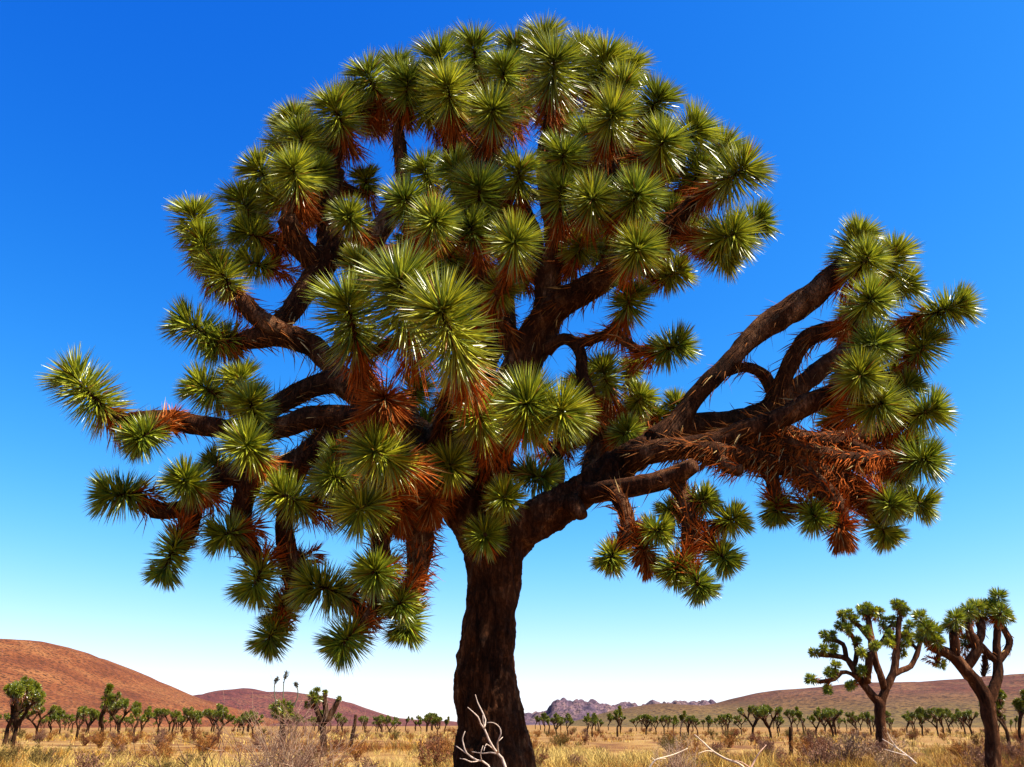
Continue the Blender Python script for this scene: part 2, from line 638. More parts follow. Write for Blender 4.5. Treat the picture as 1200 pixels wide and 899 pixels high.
def rosette(geo, base, axis, L, ll, dens=1.0, width=.017, simple=False, dead=False):
    u, v = perp(axis)
    n1 = int((90 + 520 * L) * dens)
    n2 = int(110 * dens)
    t = rng.random(n1)
    th = R(128) - (R(128) - R(52)) * t ** 1.1 + rng.normal(size=n1) * .13
    ct = 1 - rng.random(n2) * (1 - math.cos(R(78)))
    th = np.concatenate([th, np.arccos(ct)])
    t = np.concatenate([t, .93 + .07 * rng.random(n2)])
    n = n1 + n2
    ph = rng.random(n) * 2 * np.pi
    rad = np.cos(ph)[:, None] * u + np.sin(ph)[:, None] * v
    D = axis * np.cos(th)[:, None] + rad * np.sin(th)[:, None]
    D = norm(D + rng.normal(size=(n, 3)) * .05)
    if dead:
        D = norm(D * np.array([.75, .75, 1]) + np.array([0, 0, -.75]) + rng.normal(size=(n, 3)) * .15)
    P = base + axis * (t * L)[:, None] + rad * .025
    ln = ll * (.80 + .24 * np.clip(np.sin(th), 0, 1)) * (.86 + .22 * rng.random(n)) * (1 - .28 * (th < .5) * (1 - th / .5))
    bend = axis * (ln * (.10 * rng.random(n) - .06 * (th > 1.6)))[:, None] + np.array([0, 0, -1]) * (ln * .06 * rng.random(n))[:, None]
    if dead:
        c = dead_cols(n, .2 + .5 * rng.random(n))
    else:
        age = np.clip((.22 - t) / .22, 0, 1) * rng.random(n) ** .7 + (rng.random(n) > .985) * .9
        tone = np.array([.80, .88, .9]) + rng.random() * np.array([.42, .28, .2])
        c = leaf_cols(n, age) * tone * (.82 + .3 * rng.random())
    if simple:
        blades2(geo, P, D, ln, width, c, bend)
    else:
        leaves(geo, P, D, ln, width * (.8 + .4 * rng.random(n)), c, bend)


def shag(geo, path, rad, dens, ll, fresh_end, width=.015, simple=False, lift=0., droop=.30, reach=.7):
    """Dead leaves folded back along a branch; path runs in growth direction."""
    seg = np.linalg.norm(np.diff(path, axis=0), axis=1)
    cum = np.concatenate([[0], np.cumsum(seg)])
    n = int(cum[-1] * dens)
    if n < 2:
        return
    s = rng.random(n) * cum[-1]
    P = np.stack([np.interp(s, cum, path[:, k]) for k in range(3)], -1)
    rr = np.interp(s, cum, rad)
    tg = norm(np.gradient(path, axis=0))
    T = norm(np.stack([np.interp(s, cum, tg[:, k]) for k in range(3)], -1))
    rd = norm(np.cross(T, norm(rng.normal(size=(n, 3)))))
    th = R(148 - lift) + rng.normal(size=n) * .28
    D = norm(T * np.cos(th)[:, None] + rd * np.sin(th)[:, None] + np.array([0, 0, -droop]) * rng.random((n, 1)))
    fr = np.clip(fresh_end * (1 - (cum[-1] - s) / reach), 0, 1)
    ln = ll * (.55 + .5 * rng.random(n))
    bend = np.array([0, 0, -1]) * (ln * .18 * rng.random(n))[:, None] + rng.normal(size=(n, 3)) * ln[:, None] * .06
    c = dead_cols(n, fr * (.6 + .4 * rng.random(n)))
    if simple:
        blades2(geo, P + rd * rr[:, None] * .8, D, ln, width, c, bend)
    else:
        leaves(geo, P + rd * rr[:, None] * .85, D, ln, width * (.6 + .6 * rng.random(n)), c, bend)


def bez(a, b, c, d, n):
    t = np.linspace(0, 1, n)[:, None]
    return a * (1 - t) ** 3 + 3 * b * t * (1 - t) ** 2 + 3 * c * t * t * (1 - t) + d * t ** 3


def build_tree(root, Y0, limbs, ros, leaf=.30, twig_r=.047, dens=1., simple=False, sdens=170., step=.06, wid=.0135, shag_l=.22, bark=None, RS=1.):
    """limbs: (points (x, y, depth offset, radius in px), shag density 0..1).  ros: (x, y, r, ang, toward, length, depth)."""
    bark = bark or M_BARK
    origin = np.array(root.location)
    SP, SR, ST = [], [], []
    for k, (pts, sh) in enumerate(limbs):
        W = np.array([[*at(x, y, Y0 + d), r * px_m(x, y, Y0 + d)] for x, y, d, r in pts])
        S = catmull(W, step)
        path, rad = S[:, :3], np.maximum(S[:, 3], .012)
        g = Geo()
        tube(g, path, rad, 14 if not simple else 8, .22, 8., seed=k)
        b = link('branch', g.mesh('branch', bark, origin, True), root)
        if sh > 0:
            g2 = Geo()
            shag(g2, path, rad, sdens * sh, shag_l * (1 if sh < 1.5 else .85), .35 if sh < 1.5 else .9, wid * .85, simple, 0, .3 if sh < 1.5 else 1.3, .7 if sh < 1.5 else 3.)
            if g2.n:
                link('dead_leaves', g2.mesh('dead_leaves', M_DEAD, origin), b, kind='stuff')
        SP.append(path)
        SR.append(rad)
        ST.append(norm(np.gradient(path, axis=0)))
    items = []
    for e in ros:
        x, y, r, ang, fw, Lf, d = e[:7]
        r *= RS
        dead = len(e) > 7 and e[7]
        c = at(x, y, Y0 + d)
        ll = min(max(r * px_m(x, y, Y0 + d), leaf * .58), leaf * 1.35) * (.93 + .14 * rng.random())
        s = math.sqrt(max(0, 1 - fw * fw))
        ax = norm(AX_R * math.cos(R(ang)) * s + AX_U * math.sin(R(ang)) * s - AX_F * fw)
        L = Lf * ll
        items.append([c - ax * L * .5, ax, L, ll, dead])
    todo = list(items)
    A_P, A_R, A_T = np.vstack(SP), np.concatenate(SR), np.vstack(ST)
    while todo:
        best = None
        for i, (b, ax, L, ll, dead) in enumerate(todo):
            v = b - A_P
            dist = np.linalg.norm(v, axis=1)
            cs = (v @ ax) / np.maximum(dist, 1e-6)
            tt = np.einsum('ij,ij->i', v, A_T) / np.maximum(dist, 1e-6)
            cost = dist * (1 + .55 * (1 - cs) + .30 * (1 - tt)) + .06 * (dist < .12)
            j = int(np.argmin(cost))
            if best is None or cost[j] < best[0]:
                best = (cost[j], i, j)
        _, i, j = best
        b, ax, L, ll, dead = todo.pop(i)
        A = A_P[j]
        dist = np.linalg.norm(b - A)
        c1 = A + (b - A) * .30 + A_T[j] * dist * .15 + rng.normal(size=3) * dist * .05 - np.array([0, 0, .05]) * dist
        c2 = b - ax * dist * .35
        n = max(4, int(dist / step))
        path = np.vstack([bez(A, c1, c2, b, n), b + ax * L * np.linspace(.25, 1, 4)[:, None]])
        r0 = min(A_R[j] * .9, twig_r * (1.05 + .35 * min(dist, 2)))
        rad = np.concatenate([np.linspace(r0, twig_r, n), twig_r * np.array([.8, .6, .4, .15])])
        g = Geo()
        tube(g, path, rad, 10 if not simple else 6, .2, 10., seed=i)
        br = link('branch', g.mesh('branch', bark, origin, True), root)
        g2 = Geo()
        shag(g2, path[:n], rad[:n], sdens * .85, shag_l, .8, wid * .85, simple)
        e0 = b - ax * min(.30, dist)
        sk = np.array([e0 + (b - e0) * k for k in np.linspace(0, 1, 4)] + [b + ax * L * .12])
        shag(g2, sk, np.full(5, twig_r), 430 * (sdens / 170), ll * .95, 1.0, wid * .9, simple, 6)
        link('dead_leaves', g2.mesh('dead_leaves', M_DEAD, origin), br, kind='stuff')
        g3 = Geo()
        rosette(g3, b, ax, L, ll, dens, wid, simple, dead)
        link('leaf_rosette', g3.mesh('leaf_rosette', M_DEAD if dead else M_LEAF, origin), root)
        m = max(1, n - 2)
        tg = norm(np.gradient(path[:n], axis=0))
        A_P = np.vstack([A_P, path[1:m]])
        A_R = np.concatenate([A_R, rad[1:m]])
        A_T = np.vstack([A_T, tg[1:m]])


def empty(name, loc, label, cat, group=None):
    o = link(name, None, None, label, cat, group)
    o.location = loc
    o.empty_display_size = .3
    return o


# ---- the big tree: trunk with its three great forks grown together
Y0 = 8.5
base = at(577, 899, Y0)
tree = empty('joshua_tree', (base[0], Y0, 0), 'huge Joshua tree with thick brown trunk and many spiky leaf rosettes', 'tree')
TO = np.array(tree.location)


def wpts(pts):
    return np.array([[*at(x, y, Y0 + d), r * px_m(x, y, Y0 + d)] for x, y, d, r in pts])


trunk_pts = wpts([(577, 899, 0, 49), (575, 880, 0, 45), (573, 844, 0, 39.5), (569, 815, 0, 38.5), (567.5, 789, 0, 37.5), (570, 750, 0, 33.5),
                  (572.5, 716, 0, 30), (577, 685, 0, 31), (579, 661, 0, 33), (580, 636, 0, 38), (578, 615, 0, 40)])
low = np.array([[base[0], Y0, -.25, .80], [base[0], Y0, .08, .66], [base[0], Y0, .4, .55], [base[0], Y0, .8, .46]])
trunk_pts = np.vstack([low, trunk_pts])
fork_r = wpts([(577, 655, 0, 24), (597, 634, 0, 26), (622, 612, -.05, 25), (660, 590, -.1, 22), (700, 562, -.15, 22), (740, 535, -.2, 20), (775, 512, -.2, 17)])
fork_c = wpts([(578, 650, 0, 30), (572, 610, .05, 32), (570, 570, .1, 28), (578, 530, .15, 25), (590, 485, .2, 22), (606, 440, .2, 22)])
fork_l = wpts([(577, 650, 0, 28), (562, 618, -.1, 30), (540, 585, -.15, 27), (515, 545, -.2, 25), (485, 508, -.2, 22), (455, 480, -.15, 19)])
g = Geo()
for P in (trunk_pts, fork_r, fork_c, fork_l):
    S = catmull(P, .05)
    tube(g, S[:, :3], S[:, 3], 24, 0)
tmp = bpy.data.objects.new('tmp', g.mesh('tmp', M_BARK, TO, True))
COL.objects.link(tmp)
rm = tmp.modifiers.new('r', 'REMESH')
rm.mode = 'VOXEL'
rm.voxel_size = .018
sm = tmp.modifiers.new('s', 'SMOOTH')
sm.iterations = 14
sm.factor = .6
dg = bpy.context.evaluated_depsgraph_get()
tm = bpy.data.meshes.new_from_object(tmp.evaluated_get(dg))
bpy.data.objects.remove(tmp)
nv = len(tm.vertices)
co = np.empty(nv * 3, np.float32)
tm.vertices.foreach_get('co', co)
nn = np.empty(nv * 3, np.float32)
tm.vertices.foreach_get('normal', nn)
co, nn = co.reshape(-1, 3).astype(float), nn.reshape(-1, 3).astype(float)
q3 = co * np.array([1, 1, .35])
d = fbm(q3 * 3.2, 3, 1) * .065 + fbm(q3 * 11, 3, 2) * .034 - np.abs(fbm(q3 * 17, 2, 4)) * .05 + fbm(co * 1.3, 2, 6) * .04
for (kx, ky, kr, ka) in ((553, 862, 15, -.10), (557, 845, 9, .05), (548, 822, 8, .045), (563, 868, 7, .06), (533, 789, 12, .05), (605, 890, 16, .05), (596, 752, 14, .03)):
    kp = at(kx, ky, Y0 - .40) - TO
    rr = kr * px_m(kx, ky, Y0)
    d += ka * np.exp(-((np.linalg.norm((co - kp) * np.array([1, .35, 1]), axis=1) / rr) ** 2))
co = co + nn * d[:, None]
tm.vertices.foreach_set('co', co.astype(np.float32).ravel())
tm.polygons.foreach_set('use_smooth', np.ones(len(tm.polygons), dtype=bool))
tm.materials.clear()
tm.materials.append(M_BARK)
tm.update()
tm.name = 'trunk'
link('trunk', tm, tree)

LIMBS = [
    # right limb and its divisions
    ([(765, 518, -.2, 15), (790, 500, -.2, 14), (812, 468, -.25, 11), (838, 441, -.3, 11), (858, 420, -.3, 10.5), (880, 396, -.3, 12), (910, 373, -.3, 15), (945, 352, -.35, 15), (975, 325, -.4, 13), (990, 308, -.4, 10)], .22),
    ([(770, 515, -.15, 13), (810, 499, -.1, 13), (850, 495, 0, 13), (900, 480, .1, 12), (935, 455, .2, 12), (965, 430, .3, 11), (1000, 408, .4, 10), (1035, 398, .3, 9)], .15),
    ([(735, 538, -.3, 14), (780, 527, -.45, 13), (830, 520, -.55, 13), (870, 505, -.6, 12), (910, 492, -.6, 12), (960, 467, -.6, 12), (995, 455, -.6, 10)], .6),
    ([(843, 438, -.25, 7), (862, 432, -.2, 6), (880, 431, -.1, 6), (895, 440, 0, 7.5), (906, 458, .05, 9)], .35),
    ([(902, 477, .1, 10), (914, 452, 0, 10), (926, 428, -.1, 10), (940, 402, -.2, 10), (965, 388, -.3, 10), (1000, 385, -.4, 9)], .55),
    ([(690, 578, -.3, 13), (735, 572, -.6, 12), (775, 563, -.75, 12), (800, 553, -.85, 11), (813, 545, -.95, 9)], .12),
    ([(668, 588, -.3, 12), (680, 601, -.38, 9), (683, 606, -.4, 6)], 0),
    ([(790, 525, -.5, 11), (835, 530, -.6, 13), (880, 536, -.5, 14), (930, 546, -.4, 14), (975, 556, -.3, 13), (1010, 575, -.2, 11), (1030, 600, -.2, 9)], 3.0),
    ([(895, 496, -.3, 11), (940, 515, -.1, 13), (985, 518, 0, 13), (1025, 505, .1, 12), (1055, 490, .1, 9)], 3.0),
    ([(930, 546, -.4, 11), (965, 575, -.5, 12), (985, 598, -.5, 9), (988, 618, -.5, 6)], 3.2),
    ([(880, 536, -.5, 8), (905, 560, -.4, 8), (908, 580, -.35, 8), (925, 596, -.35, 6)], 1.4),
    ([(985, 518, 0, 10), (1020, 535, -.1, 10), (1050, 548, -.2, 9)], 3.0),
    ([(870, 520, -.5, 10), (915, 522, -.45, 12), (960, 535, -.35, 12), (1000, 540, -.3, 10), (1040, 535, -.2, 8)], 3.0),
    ([(940, 540, -.4, 9), (985, 570, -.3, 10), (1015, 590, -.2, 9)], 3.0),
    ([(840, 528, -.6, 8), (850, 545, -.7, 8), (868, 552, -.75, 7)], 1.8),
    ([(720, 575, -.6, 10), (732, 597, -.75, 9), (736, 620, -.85, 9), (728, 638, -.9, 7)], .9),
    ([(788, 558, -.75, 10), (802, 585, -.8, 10), (808, 615, -.85, 10), (808, 645, -.85, 9)], .9),
    # centre
    ([(600, 450, .2, 20), (616, 420, .2, 22), (630, 392, .2, 22), (642, 365, .15, 18), (643, 325, .1, 16), (652, 285, 0, 14), (646, 240, -.1, 13), (640, 200, -.3, 11), (640, 165, -.4, 9)], .45),
    ([(628, 385, .15, 17), (655, 358, 0, 17), (690, 338, -.2, 16), (722, 318, -.4, 14), (752, 295, -.5, 12), (785, 265, -.6, 11), (815, 235, -.7, 9)], 1.1),
    ([(608, 420, .3, 14), (594, 390, .5, 14), (588, 345, .6, 14), (600, 300, .6, 13), (590, 250, .5, 12), (578, 200, .3, 11), (574, 160, .1, 9)], .6),
    ([(720, 318, -.3, 12), (735, 285, 0, 12), (725, 235, .2, 11), (715, 185, .2, 10)], .9),
    ([(650, 285, .2, 11), (690, 255, .5, 11), (710, 200, .8, 10), (700, 150, .9, 9)], .8),
    ([(595, 300, .6, 11), (560, 265, .7, 11), (535, 210, .6, 10), (525, 150, .5, 9)], .8),
    ([(640, 412, .1, 9), (648, 403, .05, 7.5), (661, 397, 0, 7), (674, 402, -.05, 7), (681, 417, -.1, 7), (682, 438, -.15, 7), (692, 462, -.2, 7)], .12),
    ([(640, 600, .3, 8), (655, 560, .4, 7), (648, 530, .5, 7), (630, 515, .5, 7)], .1),
    ([(570, 570, -.1, 14), (575, 545, -.5, 13), (590, 515, -.9, 12), (610, 500, -1.2, 11)], 1.6),
    ([(690, 560, .3, 11), (700, 525, .5, 12), (705, 490, .6, 11), (708, 465, .6, 9)], 1.2),
    ([(740, 530, .2, 9), (735, 505, .5, 10), (755, 490, .7, 9)], 1.0),
    ([(560, 570, .2, 22), (548, 520, .4, 22), (548, 470, .5, 20), (565, 425, .6, 19), (572, 380, .7, 17), (555, 335, .7, 15), (530, 300, .7, 13), (505, 262, .6, 11)], 1.0),
    ([(565, 345, .7, 14), (600, 330, .9, 13), (625, 290, 1.1, 12), (610, 240, 1.2, 10)], 1.0),
    # left
    ([(465, 488, -.15, 18), (430, 468, -.1, 17), (402, 448, 0, 15), (386, 425, 0, 13), (366, 406, 0, 13), (335, 393, -.05, 14), (302, 396, -.1, 13), (280, 400, -.1, 10)], .55),
    ([(345, 397, -.05, 12), (322, 385, -.15, 12), (300, 370, -.2, 11), (286, 352, -.2, 10)], .6),
    ([(318, 388, 0, 11), (340, 366, .1, 12), (358, 340, .2, 14), (376, 315, .3, 16), (388, 285, .4, 16), (385, 245, .4, 13), (392, 200, .4, 11)], .7),
    ([(375, 318, .3, 14), (350, 285, .1, 13), (335, 255, -.1, 11)], .9),
    ([(385, 300, .4, 15), (430, 285, .4, 15), (455, 255, .4, 12), (472, 215, .4, 9), (469, 180, .4, 8), (466, 150, .4, 7)], .35),
    ([(400, 300, .5, 14), (450, 300, .6, 14), (500, 300, .7, 13), (545, 310, .7, 12), (580, 340, .6, 11)], .8),
    ([(520, 545, -.3, 20), (525, 500, -.6, 18), (530, 470, -1.1, 15), (535, 450, -1.6, 12)], 1.1),
    ([(485, 510, -.3, 15), (460, 490, -.8, 13), (440, 465, -1.4, 12), (430, 445, -1.7, 10)], 1.3),
    ([(425, 462, -.1, 15), (390, 448, -.1, 14), (360, 456, -.1, 13), (335, 470, -.1, 12), (310, 482, -.1, 11), (280, 475, -.1, 9)], .6),
    ([(500, 530, -.3, 18), (455, 507, -.4, 16), (418, 492, -.4, 15), (385, 488, -.4, 14), (360, 490, -.4, 14), (325, 502, -.4, 12), (285, 504, -.4, 12), (240, 500, -.4, 12), (205, 492, -.4, 11), (175, 490, -.4, 9), (148, 492, -.4, 8)], .5),
    ([(400, 492, -.3, 14), (375, 520, -.3, 15), (340, 545, -.3, 14), (300, 552, -.2, 13), (262, 560, -.2, 12), (235, 585, -.2, 11), (205, 598, -.2, 10), (178, 598, -.2, 9)], .6),
    ([(300, 552, -.2, 12), (285, 590, -.15, 13), (284, 625, -.1, 13), (298, 655, -.1, 11)], .9),
    ([(355, 540, -.3, 11), (338, 585, -.1, 10), (334, 625, 0, 11), (341, 660, 0, 12), (345, 690, 0, 10)], .5),
    ([(228, 592, -.2, 10), (222, 620, -.25, 10), (210, 645, -.3, 8)], .9),
    ([(535, 590, -.2, 18), (508, 583, -.4, 17), (494, 605, -.6, 17), (492, 640, -.7, 16), (488, 675, -.7, 12), (484, 695, -.7, 9)], 2.0),
    ([(508, 585, -.4, 12), (470, 580, -.8, 12), (450, 595, -1., 11), (446, 630, -1., 11), (447, 680, -1., 11), (440, 712, -1., 9)], 1.2),
    ([(490, 520, -.3, 14), (470, 540, -1., 13), (440, 552, -1.4, 11)], 1.2),
    ([(430, 500, -.5, 12), (405, 540, -.7, 12), (380, 570, -.8, 10)], 1.0),
]
# x, y, radius, direction on the picture plane, how far it faces the viewer, length, depth
ROS = [
    # right lobe
    (1000, 290, 30, 65, .2, 1.4, -.45), (1012, 308, 30, 60, .7, .7, -.75), (1042, 312, 31, 70, .2, 1.2, 0), (1052, 335, 28, 20, .2, .8, .2),
    (1016, 356, 35, 60, .75, .7, -1.0), (1022, 405, 32, 60, .8, .6, -1.0), (1106, 364, 30, 20, .25, 1.3, .1), (1080, 408, 30, 60, .1, .9, .3),
    (1007, 441, 34, 80, .9, .5, -1.1), (1026, 475, 35, 30, .75, .6, -.9), (1083, 484, 32, 25, .4, .8, -.1), (1060, 455, 26, 40, .1, .7, .4),
    (1078, 539, 33, 10, .75, .6, -.4), (1073, 589, 28, -10, .5, .7, -.2), (1042, 590, 26, -60, .7, .6, -.5), (1034, 620, 24, -60, .4, .8, -.3),
    (953, 603, 25, -70, .6, .6, -.5), (910, 596, 17, -80, 0, .6, -.3), (985, 622, 20, -80, .1, .7, -.5, 1), (1060, 520, 26, 0, .2, .7, .3),
    (1045, 440, 25, 30, -.2, .7, .8), (1000, 370, 24, 70, -.3, .8, .5), (1050, 560, 24, -20, .3, .7, .3), (975, 490, 22, 60, -.5, .6, 1.1),
    # hanging group below the right limb
    (717, 652, 22, -120, .35, .6, -.9), (768, 622, 22, 0, .4, .7, -.9), (757, 650, 19, -60, .1, .8, -.8, 1), (820, 588, 24, 30, .35, .9, -.8),
    (856, 610, 25, 25, .35, .7, -.85), (847, 652, 24, -50, .4, .7, -.9), (794, 665, 25, -130, .4, .6, -.95), (818, 683, 23, -60, .4, .7, -1.), (790, 600, 20, -150, 0, .5, -.6),
    # right of centre
    (737, 354, 31, 75, .3, .8, -.5), (786, 408, 30, 20, .35, .9, -.5), (788, 322, 28, 25, .2, .8, -.4), (709, 443, 32, 110, .3, .8, .2),
    (740, 433, 19, 88, .2, .5, .9), (748, 470, 26, 60, .4, .7, .4), (792, 480, 23, 70, .2, .7, .9), (684, 455, 27, 110, .1, .7, .1),
    (618, 482, 48, 95, .72, .8, -2.0), (652, 484, 46, 20, .78, .7, -2.0), (733, 508, 24, 40, .6, .6, .2), (800, 508, 19, 40, .2, .6, .7), (765, 490, 20, 80, .1, .6, .9),
    # lower centre
    (527, 547, 33, 90, .88, .5, -1.2), (590, 585, 27, 70, .85, .5, -.6), (568, 628, 30, 80, .9, .4, -.55), (628, 558, 32, -10, .3, .8, .1), (562, 492, 40, 100, .7, .6, -1.3),
    (450, 534, 42, 150, .65, .9, -1.8), (408, 540, 30, 170, .2, .9, -1.0), (396, 560, 30, 160, .5, .7, -1.2), (428, 594, 42, 200, .7, .6, -1.5), (342, 585, 33, 150, .35, 1.1, -.7),
    (293, 526, 34, 110, .8, .7, -.9), (296, 481, 32, 100, .35, .9, -.5), (446, 478, 42, 55, .2, .7, -1.9, 1), (470, 600, 26, 250, .2, .8, -1.0, 1), (505, 592, 24, 270, .2, .8, -1.0, 1),
    # far left
    (106, 462, 38, 130, .15, 1.5, -.45), (170, 510, 32, 220, .72, .7, -.7), (143, 580, 35, 175, .3, 1.0, -.3), (221, 566, 33, 130, .7, .6, -.6), (201, 650, 28, -110, .25, 1.7, -.35),
    (268, 625, 30, 190, .3, .8, -.3), (258, 548, 28, 150, .2, .8, 0), (302, 678, 32, -110, .4, .8, -.2), (330, 715, 27, -112, .05, .9, 0), (318, 744, 26, -115, .35, .8, 0),
    (382, 690, 36, 160, .25, 1.1, -.7), (440, 671, 33, 180, .95, .35, -1.35), (407, 748, 33, -140, .55, .8, -.9), (478, 728, 30, -100, .35, .9, -.75), (470, 705, 26, -120, .5, .6, -1.0),
    (345, 660, 22, 200, .2, .5, .2), (246, 458, 32, 150, .15, .9, -.1), (284, 453, 30, 100, .2, .8, -.1), (235, 388, 34, 150, .15, 1.3, -.15), (262, 400, 30, 200, .2, .9, -.1),
    (229, 262, 32, 95, .25, .8, -.2), (240, 292, 32, 105, .05, 1.0, -.2), (263, 325, 32, 120, .05, 1.2, -.2), (289, 246, 32, 110, .15, 1.0, .1), (296, 275, 30, 160, .1, .8, .1), (300, 310, 28, 165, .15, 1.2, .2),
    # upper left
    (310, 206, 32, 130, .3, .9, 0), (346, 206, 34, 100, .55, .7, -.3), (354, 168, 32, 100, .4, .8, .1), (348, 146, 28, 110, 0, .7, .6), (396, 136, 38, 110, .3, .8, .1), (372, 206, 27, 90, .3, .7, .2),
    (429, 214, 22, 100, .2, .7, .7), (410, 256, 30, 120, .75, .5, -.3), (330, 235, 28, 150, .3, .8, .1), (420, 314, 28, 80, .4, .7, -.6), (385, 170, 30, 100, .2, .7, .5),
    (436, 96, 34, 115, .3, .8, .2), (466, 80, 30, 95, .1, .7, .7), (477, 104, 34, 85, .45, .7, .1), (416, 122, 30, 130, .2, .7, .4),
    (518, 72, 38, 100, .3, .8, .1), (556, 54, 34, 90, .2, .8, .4), (526, 112, 40, 95, .55, .7, -.2), (604, 50, 30, 90, .2, .7, .9), (638, 40, 34, 90, .15, .7, .6), (500, 130, 30, 120, .3, .6, .3),
    (577, 134, 40, 90, .8, .5, -.9), (648, 80, 44, 85, .65, .8, -.8), (680, 62, 34, 70, .1, .8, .4), (706, 76, 36, 75, .2, .9, .2), (732, 80, 33, 60, .1, .8, .5), (590, 85, 32, 90, .2, .7, .3),
    # upper right
    (716, 140, 40, 80, .75, .6, -.9), (728, 108, 36, 70, .2, .7, 0), (766, 125, 37, 60, .4, .7, -.2), (775, 172, 38, 70, .7, .6, -.8), (806, 160, 36, 40, .4, .8, -.4), (660, 188, 38, 90, .6, .6, -.9), (687, 168, 32, 80, .4, .7, -.3),
    (860, 206, 40, 35, .55, .9, -1.0), (842, 180, 33, 55, .1, .7, -.1), (743, 234, 36, 60, .7, .6, -1.1), (746, 294, 38, 70, .88, .5, -1.2), (786, 256, 30, 60, .1, .7, -.2), (850, 278, 40, 10, .65, .8, -1.0), (879, 262, 30, 20, .1, .8, -.3),
    (657, 232, 36, 90, .5, .7, -.8), (694, 236, 35, 80, .85, .5, -1.1), (603, 287, 38, 90, .9, .5, -1.2), (845, 298, 30, -30, .3, .7, -.8), (770, 215, 30, 60, .2, .7, 0), (818, 205, 30, 60, .2, .7, -.2), (700, 110, 30, 80, .1, .7, .5),
    # inner crown
    (476, 240, 36, 110, .65, .6, -.9), (508, 262, 36, 60, .8, .5, -1.1), (553, 270, 30, 110, .5, .6, -.6), (562, 232, 40, 90, .4, .8, -.6), (537, 205, 34, 120, .4, .7, -.4), (608, 208, 34, 80, .4, .7, -.5), (500, 205, 30, 110, .3, .6, 0),
    (412, 378, 52, 100, .3, 1.2, -2.1), (474, 356, 56, 100, .45, 1.1, -2.3), (528, 392, 60, 108, .62, 1.5, -2.7), (586, 342, 26, 60, .3, .5, -.4), (680, 290, 28, 70, .3, .6, -.2),
]
HOLES = [(440, 185, 22), (478, 208, 14), (600, 248, 12), (660, 306, 16), (621, 370, 14), (345, 292, 24), (365, 295, 16), (400, 300, 14), (486, 145, 14), (612, 165, 10), (788, 225, 10), (330, 345, 22), (420, 420, 30)]
rf = random.Random(5)


def fill(n, cx, cy, rx, ry, d0, d1, a0, a1, r=27):
    k = 0
    while k < n:
        a, q = rf.uniform(0, 2 * math.pi), math.sqrt(rf.random())
        x, y = cx + rx * q * math.cos(a), cy + ry * q * math.sin(a)
        if any(math.hypot(x - hx, y - hy) < hr + 26 for hx, hy, hr in HOLES):
            continue
        ROS.append((x, y, r, rf.uniform(a0, a1), rf.uniform(-.7, .2), rf.uniform(.6, 1.0), rf.uniform(d0, d1)))
        k += 1


fill(12, 545, 315, 90, 45, .3, 1.6, 30, 150)
fill(5, 520, 470, 40, 40, .4, 1.2, 60, 150)
fill(5, 690, 505, 40, 25, .6, 1.4, 40, 120, 24)
fill(34, 600, 175, 215, 105, .9, 2.6, 40, 140)
fill(12, 740, 230, 90, 80, .6, 2.0, 20, 110)
fill(10, 360, 200, 70, 60, .8, 2.0, 60, 160)
fill(8, 500, 290, 90, 50, .9, 2.0, 40, 140)
fill(7, 420, 555, 70, 40, .3, 1.4, 90, 220)
fill(4, 1015, 420, 45, 60, .5, 1.2, 20, 100, 24)
ROS = [(e[0], e[1] + max(0, (100 - e[1]) * .24)) + tuple(e[2:]) for e in ROS]
build_tree(tree, Y0, LIMBS, ROS, dens=1.65, RS=.96, sdens=230.)

# ------------------------------------------------------------------ two middle-distance Joshua trees on the right
YT = 24.0
b2 = at(1163, 899, YT)
t2 = empty('joshua_tree', (b2[0], YT, 0), 'leaning brown Joshua tree with orange-lit forked limbs, beside the many-armed dark one', 'tree')
L2 = [
    ([(1164, 930, 0, 10.5), (1164, 895, 0, 9.5), (1163, 865, 0, 8.5), (1159, 840, 0, 8.5), (1156, 820, 0, 9), (1143, 799, 0, 8), (1131, 785, -.1, 7.5), (1118, 770, -.1, 7), (1104, 763, -.2, 6), (1090, 757, -.2, 5.5)], 0),
    ([(1157, 824, 0, 8), (1165, 807, 0, 6.5), (1170, 786, .1, 6), (1168, 770, .1, 5), (1168, 748, .1, 4.5), (1170, 729, .1, 4)], 0),
    ([(1119, 771, -.1, 6), (1119, 755, -.2, 6), (1117, 742, -.2, 5)], .3),
    ([(1130, 784, 0, 6), (1141, 770, -.1, 6.5), (1145, 757, -.1, 6), (1137, 742, -.1, 5), (1135, 732, -.1, 4)], .3),
    ([(1145, 757, 0, 5), (1150, 742, .1, 5), (1150, 728, .2, 4)], .2),
    ([(1169, 775, .1, 5), (1160, 768, .1, 4.5), (1147, 755, .1, 4.5)], .1),
    ([(1170, 776, .1, 4), (1180, 762, .2, 4), (1183, 750, .2, 4), (1174, 734, .2, 3.5)], .2),
    ([(1153, 768, .2, 3), (1155, 780, .2, 3.5), (1152, 792, .2, 2.5)], 1.),
]
R2 = [(1087, 738, 11, 120, .4, .9, -.3), (1079, 726, 9, 110, .1, .9, -.2), (1094, 741, 10, 80, .3, .8, -.2), (1120, 727, 11, 100, .4, .8, -.3), (1113, 734, 8, 130, .1, .8, -.1),
      (1134, 718, 10, 100, .2, .8, -.1), (1143, 714, 10, 90, .3, .8, .1), (1152, 715, 10, 90, .3, .9, .3), (1170, 703, 11, 95, .2, 1.0, .2), (1172, 720, 12, 60, .5, .8, -.1), (1163, 711, 9, 110, .2, .8, .2),
      (1178, 724, 9, 30, .2, .8, .2), (1101, 777, 7, -20, .1, .7, -.1), (1127, 722, 8, 80, .2, .8, .2), (1131, 752, 8, 90, .1, .8, .5), (1083, 748, 9, 170, .1, .8, 0), (1098, 752, 8, 60, .3, .7, -.4)]
